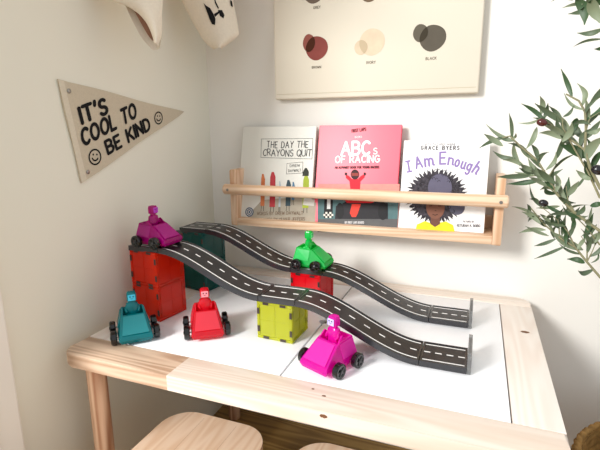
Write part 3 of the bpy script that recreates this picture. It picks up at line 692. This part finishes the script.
def driver_bm():
    bm = bm_new()
    def ring(xc, hx_, hy_, z_): return [bm.verts.new((xc+a*hx_, b*hy_, z_)) for a, b in ((-1, -.6), (-.6, -1), (.6, -1), (1, -.6), (1, .6), (.6, 1), (-.6, 1), (-1, .6))]
    xc = -.0075
    spec = [(.0060, .0085, .022), (.0066, .0092, .040), (.0066, .0108, .055), (.0058, .0098, .061), (.0044, .0052, .0635), (.0044, .0052, .0655), (.0072, .0078, .0664), (.0080, .0082, .069), (.0080, .0082, .0785), (.0066, .0068, .0822), (.0030, .003, .0830)]
    rs = [ring(xc, a, b, z_) for a, b, z_ in spec]
    for A, B in zip(rs, rs[1:]):
        for k in range(8): bm.faces.new((A[k], A[(k+1) % 8], B[(k+1) % 8], B[k]))
    bm.faces.new(rs[0][::-1]); bm.faces.new(rs[-1])
    for s in (-1, 1):   # arms reaching to the cockpit rim
        tube(bm, [(xc, s*.0088, .0575), (xc+.004, s*.0115, .050), (xc+.0085, s*.0095, .0465)], [.0026, .0024, .0022], 8)
    return bm
name_cols = {'teal': (0, 160, 168), 'red': (255, 30, 56), 'magenta': (255, 20, 206), 'green': (30, 245, 110), 'purple': (220, 0, 160)}
car('teal', (70, 190, 220), .112, -.484, TZ+.0, .72, -.70, 'teal see-through toy car with block driver, on the left front of the table', (0, 150, 160), 1.07)
car('red', (255, 150, 160), .235, -.419, TZ+.0, .60, -.80, 'red see-through toy car with block driver, between the orange-red and yellow cubes', (250, 50, 70), 1.07)
car('magenta', (196, 190, 250), .507, -.457, TZ+.0, -.39, -.92, 'hot pink see-through toy car in front of the front track', (255, 60, 220), 1.06)
car('purple', (190, 60, 200), .100, -.381, Z0+.0010, 1, -.06, 'purple toy car at the top of the front track, on the orange-red cubes', (200, 20, 160), 1.0)
car('green', (90, 220, 130), .379, -.197, Z1+.0010, 1, -.06, 'bright green toy car halfway down the back track', (40, 220, 100), 1.0)

# ---------------------------------------------------------------- caps on the wall
bm = bm_new(); box(bm, .001, .019, -.60, -.06, 1.26, 1.33, .003)
rail = thing('added_peg_shelf', 'added unseen wooden shelf with pegs, shading the left wall corner and holding the caps', 'shelf', (0, -.33, 1.26))  # added above the view to hang the caps and shade the wall corner
bm.transform(Matrix.Translation((0, .33, -1.26))); obj('board', bm, M['rack_x'], rail)
bm = bm_new(); box(bm, .001, .24, -.33, .30, .071, .089, .003); obj('shelf', bm, M['rack_x'], rail)  # deep board, added out of view to darken the wall below
for yy in (-.40, -.19):
    bm = bm_new(); lathe(bm, [(.007, 0), (.007, .055), (.011, .058), (.011, .066), (.004, .07)], 16, Matrix.Translation((.019, yy+.33, .035)) @ Matrix.Rotation(pi/2, 4, 'Y')); obj('peg', bm, M['rack_x'], rail, True)

def loft(bm, left, right, bulge, dirv, n=16, thick=.0025):
    """sheet between two 3-D polylines, bowed along dirv, with real thickness"""
    rows = len(left); grid = []
    for s in (0, 1):
        gr = []
        for a, b in zip(left, right):
            gr.append([bm.verts.new(a.lerp(b, k/n)+dirv*(bulge*math.sin(pi*k/n)-s*thick)) for k in range(n+1)])
        grid.append(gr)
    F_, B_ = grid
    for i in range(rows-1):
        for k in range(n):
            bm.faces.new((F_[i][k], F_[i][k+1], F_[i+1][k+1], F_[i+1][k])); bm.faces.new((B_[i][k], B_[i+1][k], B_[i+1][k+1], B_[i][k+1]))
        for k in (0, n): bm.faces.new((F_[i][k], F_[i+1][k], B_[i+1][k], B_[i][k]))
    for i in (0, rows-1):
        for k in range(n): bm.faces.new((F_[i][k], F_[i][k+1], B_[i][k+1], B_[i][k]))
def pts3(lst, q, nn):
    """spline through pixel-free 3-D anchors lying on a vertical plane through q with normal nn"""
    P = [unp(u, v, q, nn) for u, v in lst]
    out = []
    for i in range(len(P)-1):
        p0 = P[max(i-1, 0)]; p1 = P[i]; p2 = P[i+1]; p3 = P[min(i+2, len(P)-1)]
        for k in range(4):
            t_ = k/4; out.append(.5*((2*p1)+(p2-p0)*t_+(2*p0-5*p1+4*p2-p3)*t_**2+(3*p1-p0-3*p2+p3)*t_**3))
    out.append(P[-1]); return out
nn = Vector((.62, -.78, 0)).normalized()
# cap A : hangs sideways, brown lining shows in the opening
qa = Vector((.085, -.37, 1.1)); ca = thing('canvas_cap', 'cream canvas cap hanging sideways with its brown lining showing, left of the two', 'cap', (.085, -.38, 1.05), 0, 'cream caps hanging on the left wall')
def capobj(name, bm, mats, par):
    bm.transform(Matrix.Translation(-Vector(par.location))); return obj(name, bm, mats, par, 60)
bm = bm_new()
loft(bm, pts3([(116, -40), (121, -10), (127, 9), (133, 22), (142, 38), (153, 50)], qa-nn*.015, nn), pts3([(166, -40), (164, -10), (162.5, 6), (162, 20), (161.8, 34), (160, 48)], qa-nn*.015, nn), -.008, nn); capobj('bill', bm, M['hat'], ca)
bm = bm_new()
loft(bm, pts3([(128, -20), (131, 2), (134, 10), (141, 23), (148, 35), (152, 40)], qa-nn*.008, nn), pts3([(162, -20), (161, 2), (160, 12), (158, 22), (156, 33), (153.5, 40.5)], qa-nn*.008, nn), -.003, nn, thick=.002); capobj('lining', bm, M['hat_lining'], ca)
bm = bm_new()
loft(bm, pts3([(88, -42), (98, -14), (113, 0), (127, 6), (139, 14), (147, 24), (152, 35), (154, 43)], qa+nn*.010, nn), pts3([(168, -42), (165, -14), (163, 0), (162.5, 8), (162, 16), (162, 26), (161.5, 36), (158, 46)], qa, nn), .014, nn); capobj('crown', bm, M['hat'], ca)
# hanging loop to the peg
bm = bm_new(); tube(bm, [(.095, -.405, 1.20), (.088, -.40, 1.28), (.075, -.40, 1.305), (.062, -.395, 1.28), (.08, -.38, 1.20)], .002, 6); capobj('loop', bm, M['hat'], ca)
# cap B : bill towards the room, with a printed moth
qb = Vector((.11, -.14, 1.1)); cb = thing('canvas_cap', 'cream canvas cap with a black winged insect print, nearer the corner', 'cap', (.11, -.17, 1.07), 0, 'cream caps hanging on the left wall')
bm = bm_new()
lb = pts3([(172, -42), (177, -16), (182, 0), (189, 15), (198, 31), (205, 42), (214, 49.5)], qb, nn); rb_ = pts3([(226, -42), (230, -16), (233, 0), (236, 15), (238.5, 30), (237, 37), (222, 48.5)], qb, nn)
loft(bm, lb, rb_, .022, nn, 18); capobj('bill', bm, M['hat'], cb)
bm = bm_new(); tube(bm, [(.10, -.20, 1.20), (.09, -.19, 1.28), (.075, -.19, 1.305), (.062, -.185, 1.28), (.09, -.17, 1.20)], .002, 6); capobj('loop', bm, M['hat'], cb)
def onb(u, v, d):
    row = min(range(len(lb)), key=lambda i: abs(lb[i].z-unp(u, v, qb, nn).z)); a, b = lb[row], rb_[row]
    p = unp(u, v, qb+nn*.02, nn); k = max(0, min(1, (p-a).dot(b-a)/(b-a).length_squared)); return unp(u, v, qb+nn*(.022*math.sin(pi*k)+d), nn)
def capprint(pts, d=.0012):
    bm = bm_new(); bm.faces.new([bm.verts.new(onb(u, v, d)-Vector(cb.location)) for u, v in pts]); flatobj('insect_print', bm, M['ink'], cb)
capprint([(203.5, 3), (206, 5.5), (210, 8), (213, 13), (215.5, 19), (215, 25), (212, 24), (209.5, 19), (207, 12)])
capprint([(218, 10), (222, 10), (224.5, 15), (223.5, 18.5), (220, 16)])
capprint([(213, -6), (214, -6), (216, 2), (219, 8), (218, 9), (215, 3)])
capprint([(214, 14), (219, 11), (220, 12.5), (215, 17)])
capprint([(230, 0), (232, 1), (233, 7), (231, 6)])

# ---------------------------------------------------------------- olive tree in its basket
BX, BY, BZ, BR = 1.104, -.30, .285, .192
bk = thing('woven_basket', 'brown woven seagrass basket on the floor right of the table', 'basket', (BX, BY, 0))
bm = bm_new(); n = 180; rows = 84; rings = []
def bas(z_, k, inner):
    row = z_/.0165; ph = (int(row) % 2)*pi; fr = row-int(row)
    b_ = math.sin(pi*fr)**.6*(.55+.45*abs(math.sin(k*2*pi/n*26+ph/2+fr*1.3)))
    r0 = BR*(.90+.10*math.sin(min(1, z_/BZ*1.05)*pi*.62)/math.sin(pi*.62))
    return r0-.016-b_*.002 if inner else r0-.008+b_*.009
seq = [(BZ*i/rows, False) for i in range(rows+1)]+[(BZ*(rows-i)/rows, True) for i in range(rows-2)]
for z_, inn in seq: rings.append([bm.verts.new((bas(z_, k, inn)*math.cos(2*pi*k/n), bas(z_, k, inn)*math.sin(2*pi*k/n), z_)) for k in range(n)])
for A, B in zip(rings, rings[1:]):
    for k in range(n): bm.faces.new((A[k], A[(k+1) % n], B[(k+1) % n], B[k]))
bm.faces.new(rings[0][::-1]); bm.faces.new(rings[-1]); obj('woven_body', bm, M['seagrass'], bk, 70)
bm = bm_new(); 
for s in (0, pi):
    rp = bas(BZ, 0, False); N = 200
    tube(bm, [((BR-.010+.0016*math.cos(60*2*pi*i/N*.5+s))*math.cos(2*pi*i/N), (BR-.010+.0016*math.cos(60*2*pi*i/N*.5+s))*math.sin(2*pi*i/N), BZ+.003+.0016*math.sin(60*2*pi*i/N*.5+s)) for i in range(N+1)], .0052, 8)
obj('braided_rim', bm, M['seagrass'], bk, 70)

tree = thing('olive_tree', 'artificial olive tree with slender grey-green leaves, reaching in from the right edge', 'plant', (BX, BY, .03))
TO = Vector(tree.location)
def tw(u, v, y): return un(u, v, 1, y)-TO
trunk_pts = [Vector(p)-TO for p in ((BX, BY, .05), (BX+.012, BY, .3), (BX-.01, BY-.01, .55), (BX+.012, BY, .8), (BX, BY, 1.0), (BX+.02, BY, 1.25))]
bm = bm_new(); tube(bm, trunk_pts, [.017, .015, .013, .011, .009, .005], 12); obj('trunk', bm, M['trunk'], tree, 70)
bm = bm_new(); lathe(bm, [(.02, .10), (.06, .105), (.12, .10), (.138, .095), (.138, .03), (.09, .0), (.05, 0)], 40); obj('soil', bm, M['soil'], tree, 70)
def leaf(bm, base, tip, w, mi, sag, twist):
    """slender folded blade with a bent midrib"""
    n_ = 9; d = tip-base; L_ = d.length
    view = (CAM-(base+TO)).normalized()
    side = d.cross(view).normalized(); nrm = side.cross(d).normalized()
    side = (side*math.cos(twist)+nrm*math.sin(twist)).normalized(); nrm = side.cross(d).normalized()
    prev = None
    for i in range(n_+1):
        t_ = i/n_; c_ = base+d*t_+nrm*(-.012*sin01(t_))+side*sag*math.sin(pi*t_)
        wd = w*(math.sin(pi*min(1, t_*1.02+.02)**.85)**.8)*.5 if 0 < i < n_ else w*.05
        q = [bm.verts.new(c_-side*wd+nrm*wd*.35), bm.verts.new(c_), bm.verts.new(c_+side*wd+nrm*wd*.35)]
        if prev:
            for k in (0, 1):
                f_ = bm.faces.new((prev[k], prev[k+1], q[k+1], q[k])); f_.material_index = mi; f_.smooth = True
        prev = q
def sin01(t_): return math.sin(pi*t_)*.5
def spray(stems, leaves, y0, olives=(), mult=1.0):
    for k, (st, r0) in enumerate(stems):
        pts = [p if isinstance(p, Vector) else tw(p[0], p[1], p[2] if len(p) > 2 else y0) for p in st]
        bm = bm_new(); tube(bm, pts, [r0*(1-.6*i/(len(pts)-1)) for i in range(len(pts))], 7); b = obj('branch', bm, M['branch'], tree, 70)
        if k == 0: first = b
    bm = bm_new()
    for (tu, tv, bu, bv, w, mi) in leaves:
        ya = y0+random.uniform(-.012, .012); yb = ya+random.uniform(-.02, .02)
        leaf(bm, tw(bu, bv, ya), tw(tu, tv, yb), w*.00155*mult*random.uniform(.95, 1.1), mi, random.uniform(-.005, .005), random.uniform(-.5, .5))
    # filler leaves in pairs along every stem
    for st, r0 in stems:
        P = [p for p in st if not isinstance(p, Vector) and p[0] < 606 and p[1] > -6]
        for a, b in zip(P, P[1:]):
            if a[1] < 60: continue
            A_, B_ = tw(a[0], a[1], y0), tw(b[0], b[1], y0); d_ = (B_-A_); nl = max(1, int(d_.length/.022)); d_.normalize()
            for k in range(nl):
                q = A_.lerp(B_, (k+.5)/nl); v_ = (d_*random.uniform(.7, 1.2)+(CR*random.uniform(-1, 1)+CU*random.uniform(-1, 1)+CF*random.uniform(-.8, .3))*.6).normalized()
                leaf(bm, q, q+v_*random.uniform(.03, .055), random.uniform(.006, .009), random.choice((0, 0, 1, 2)), random.uniform(-.006, .006), random.uniform(-1.1, 1.1))
    o = bpy.data.meshes.new('leaves'); bm.to_mesh(o); bm.free()
    for k in ('leaf_a', 'leaf_b', 'leaf_c'): o.materials.append(M[k])
    lo = bpy.data.objects.new('leaves', o); C.objects.link(lo); lo.parent = first
    for (u, v, r, mt) in olives:
        bm = bm_new(); bmesh.ops.create_uvsphere(bm, u_segments=20, v_segments=12, radius=r)
        for vv in bm.verts: vv.co.x *= 1.35
        o = obj('olive', bm, M[mt], first, 80); o.location = tw(u, v, y0-.012)
        o.rotation_euler = (0, .25, 0)
tp = lambda z_: Vector((BX-TO.x, BY-TO.y, z_-TO.z))
YA, YB, YC, YD = -.30, -.27, -.33, -.34
spray([([tp(.70), (640, 250), (600, 231), (575, 213), (560, 198), (548, 178), (537, 160), (520, 146), (510, 136), (502, 138)], .0028),
       ([(560, 198), (552, 190), (545, 184), (538, 181)], .0014), ([(548, 178), (540, 176), (531, 176)], .0012), ([(575, 213), (568, 200), (566, 186)], .0014), ([(548, 178), (556, 165), (556, 154)], .0012)],
      [(484, 134, 503, 146, 6, 1), (497, 136, 515, 141, 2.6, 0), (509, 113, 512, 140, 4.2, 0), (508, 140, 516, 133, 3, 1), (493, 151, 515, 158, 5, 0), (503, 160, 524, 166, 5, 1), (497, 177, 531, 176, 5.5, 0), (507, 184, 541, 180, 5.5, 2),
       (514, 141, 520, 166, 5, 1), (519, 146, 536, 160, 5, 1), (531, 144, 538, 160, 5, 0), (549, 152, 538, 164, 4.5, 0), (556, 152, 546, 170, 4, 1), (563, 169, 548, 178, 5, 0), (520, 164, 537, 172, 5.5, 1), (526, 149, 537, 127, 5.5, 1), (519, 168, 541, 171, 6, 0), (528, 158, 545, 176, 6, 1),
       (569, 177, 564, 204, 8, 2), (579, 181, 567, 196, 6, 1), (537, 168, 556, 184, 6, 0), (540, 190, 557, 190, 5, 1), (545, 170, 553, 189, 5, 2), (576, 203, 565, 201, 5, 0), (555, 173, 556, 192, 5, 1), (585, 205, 576, 215, 5, 0), (588, 216, 576, 216, 5, 1), (530, 170, 547, 182, 5, 1)],
      YA, [(543.5, 203, .0056, 'olive')])
spray([([tp(.52), (640, 310), (600, 277), (587, 262), (575, 247), (560, 238), (545, 225), (530, 207)], .0026), ([(587, 262), (587, 245), (581, 236)], .0014), ([(575, 247), (568, 232), (560, 222), (548, 212), (540, 206)], .0014), ([(600, 245), (585, 226), (573, 214)], .0014), ([(560, 238), (558, 220), (565, 208)], .0012), ([(587, 262), (592, 252), (597, 240)], .0012)],
      [(519, 233, 546, 230, 4.6, 1), (534, 246, 556, 239, 4, 0), (534, 259, 566, 246, 3.2, 0), (567, 259, 585, 263, 6, 2), (522, 212, 541, 224, 5, 1), (527, 204, 528, 218, 4, 0), (529, 199, 541, 207, 4, 0), (532, 216, 546, 227, 6, 2), (541, 222, 566, 226, 3.6, 0), (536, 208, 560, 206, 4, 1),
       (597, 224, 582, 236, 5, 0), (602, 232, 588, 244, 7.5, 1), (551, 231, 583, 250, 9.5, 1), (603, 203, 590, 206, 6, 2), (598, 250, 591, 263, 2.6, 0), (573, 215, 571, 233, 4.5, 2), (580, 207, 572, 222, 5, 0), (553, 214, 560, 229, 4.5, 0), (566, 214, 562, 236, 4.5, 1), (555, 240, 556, 226, 4, 0), (540, 214, 553, 225, 4.5, 1), (525, 226, 549, 236, 4, 1), (566, 246, 566, 232, 4, 2), (575, 225, 566, 240, 5, 0), (548, 215, 574, 214, 3.6, 0), (586, 238, 577, 249, 4, 1), (528, 222, 541, 216, 3.6, 0), (545, 204, 562, 213, 4, 2)],
      YB)
spray([([tp(.80), (640, 215), (600, 188), (590, 168), (585, 150), (586, 128), (585, 112), (579, 101), (566, 94)], .003), ([(585, 150), (574, 142), (560, 131), (550, 124), (541, 119)], .0018), ([(600, 198), (588, 172), (575, 150), (563, 128), (562, 118)], .0018), ([(586, 130), (590, 118), (600, 112)], .0012), ([(585, 113), (591, 103), (602, 96)], .0012)],
      [(540, 96, 541, 115, 5, 1), (548, 103, 544, 119, 4.4, 0), (518, 123, 541, 118, 2.8, 1), (549, 106, 562, 124, 5, 0), (574, 105, 563, 117, 3, 0), (539, 133, 562, 139, 5.5, 1), (560, 145, 586, 158, 9, 2), (591, 125, 573, 124, 4, 0), (564, 93, 584, 110, 3, 1), (604, 95, 585, 113, 3, 0), (603, 111, 587, 125, 3.4, 0), (602, 126, 587, 133, 4, 1), (605, 136, 586, 160, 9, 1), (572, 122, 562, 142, 6, 1), (575, 121, 583, 138, 6, 0), (571, 134, 577, 118, 6, 2), (552, 112, 571, 134, 4, 1), (566, 142, 580, 128, 5, 1), (592, 128, 580, 146, 5, 0), (545, 119, 560, 132, 5, 1), (586, 160, 592, 144, 5, 0), (576, 170, 591, 180, 5, 1), (603, 150, 591, 170, 6, 2), (560, 116, 566, 136, 5, 1), (574, 148, 560, 128, 5, 0), (596, 180, 584, 160, 4, 0)],
      YC, [(542, 122.5, .0058, 'olive_red'), (598.5, 170, .0075, 'olive')])
spray([([tp(1.12), (640, -20), (603, -4), (590, -3), (575, -2), (565, -1)], .0026), ([(640, 20), (612, 24), (602, 28)], .0014), ([(640, 30), (612, 36), (600, 39)], .0014)],
      [(551, 2, 573, .5, 2.4, 0), (562, 8, 583, 4, 2.8, 1), (568, 14, 592, 11, 4.5, 0), (584.5, 25, 576, -2, 9, 2), (600, 23, 590, -2, 9, 1), (577, 33, 603, 29, 5, 0), (573, 47, 603, 39, 2.6, 0), (594, 49, 608, 45, 4, 2), (600, 14, 580, 10, 4, 0), (588, 14, 590, -4, 6, 1), (604, 8, 588, 2, 6, 2)],
      YD)
# hidden lower canopy beyond the frame keeps the tree whole from the side
random.seed(11)
for i in range(7):
    a = random.uniform(-1.2, 2.2); z_ = .75+.085*i; L_ = random.uniform(.14, .22)
    p0 = tp(z_); dr = Vector((math.cos(a), math.sin(a)*.6, .7)).normalized(); 
    if dr.x < .15: dr.x = .3
    pts = [p0+dr*L_*k/4+Vector((0, 0, .01*math.sin(k))) for k in range(5)]
    bm = bm_new(); tube(bm, pts, [.0028, .0024, .002, .0016, .001], 6); b = obj('branch', bm, M['branch'], tree, 70)
    bm = bm_new()
    for k in range(12):
        q = p0+dr*L_*(.25+.75*k/11); v_ = Vector((random.uniform(-1, 1), random.uniform(-.8, .5), random.uniform(-.6, 1))).normalized()
        leaf(bm, q, q+(v_+dr*.6).normalized()*random.uniform(.045, .07), .012, random.choice((0, 1, 2)), 0, random.uniform(-1, 1))
    me = bpy.data.meshes.new('leaves'); bm.to_mesh(me); bm.free()
    for k in ('leaf_a', 'leaf_b', 'leaf_c'): me.materials.append(M[k])
    lo = bpy.data.objects.new('leaves', me); C.objects.link(lo); lo.parent = b

# ---------------------------------------------------------------- light
def area(name, loc, target, sx, sy, power, col):
    l = bpy.data.lights.new(name, 'AREA'); l.shape = 'RECTANGLE'; l.size = sx; l.size_y = sy; l.energy = power; l.color = col
    o = bpy.data.objects.new(name, l); C.objects.link(o); o.location = loc
    o.rotation_euler = (Vector(target)-Vector(loc)).to_track_quat('-Z', 'Y').to_euler(); return o
area('window_light', (-.55, -2.3, 1.72), (.6, 0, .55), .55, .65, 72, (1, .99, .97))
w = bpy.data.worlds.new('World'); bpy.context.scene.world = w; w.use_nodes = True
w.node_tree.nodes['Background'].inputs[0].default_value = (.935, .97, 1, 1); w.node_tree.nodes['Background'].inputs[1].default_value = .86

# ---------------------------------------------------------------- camera
cd = bpy.data.cameras.new('Camera'); cam = bpy.data.objects.new('Camera', cd); C.objects.link(cam)
cd.sensor_width = 36; cd.lens = F/600*36; cd.clip_start = .02
Rm = Matrix((CR, CU, -CF)).transposed().to_4x4(); Rm.translation = CAM; cam.matrix_world = Rm
sc = bpy.context.scene; sc.camera = cam
sc.view_settings.view_transform = 'Standard'; sc.view_settings.look = 'None'; sc.view_settings.gamma = 1; sc.view_settings.exposure = 0
sc.view_settings.use_curve_mapping = False
sc.cycles.transparent_max_bounces = 24
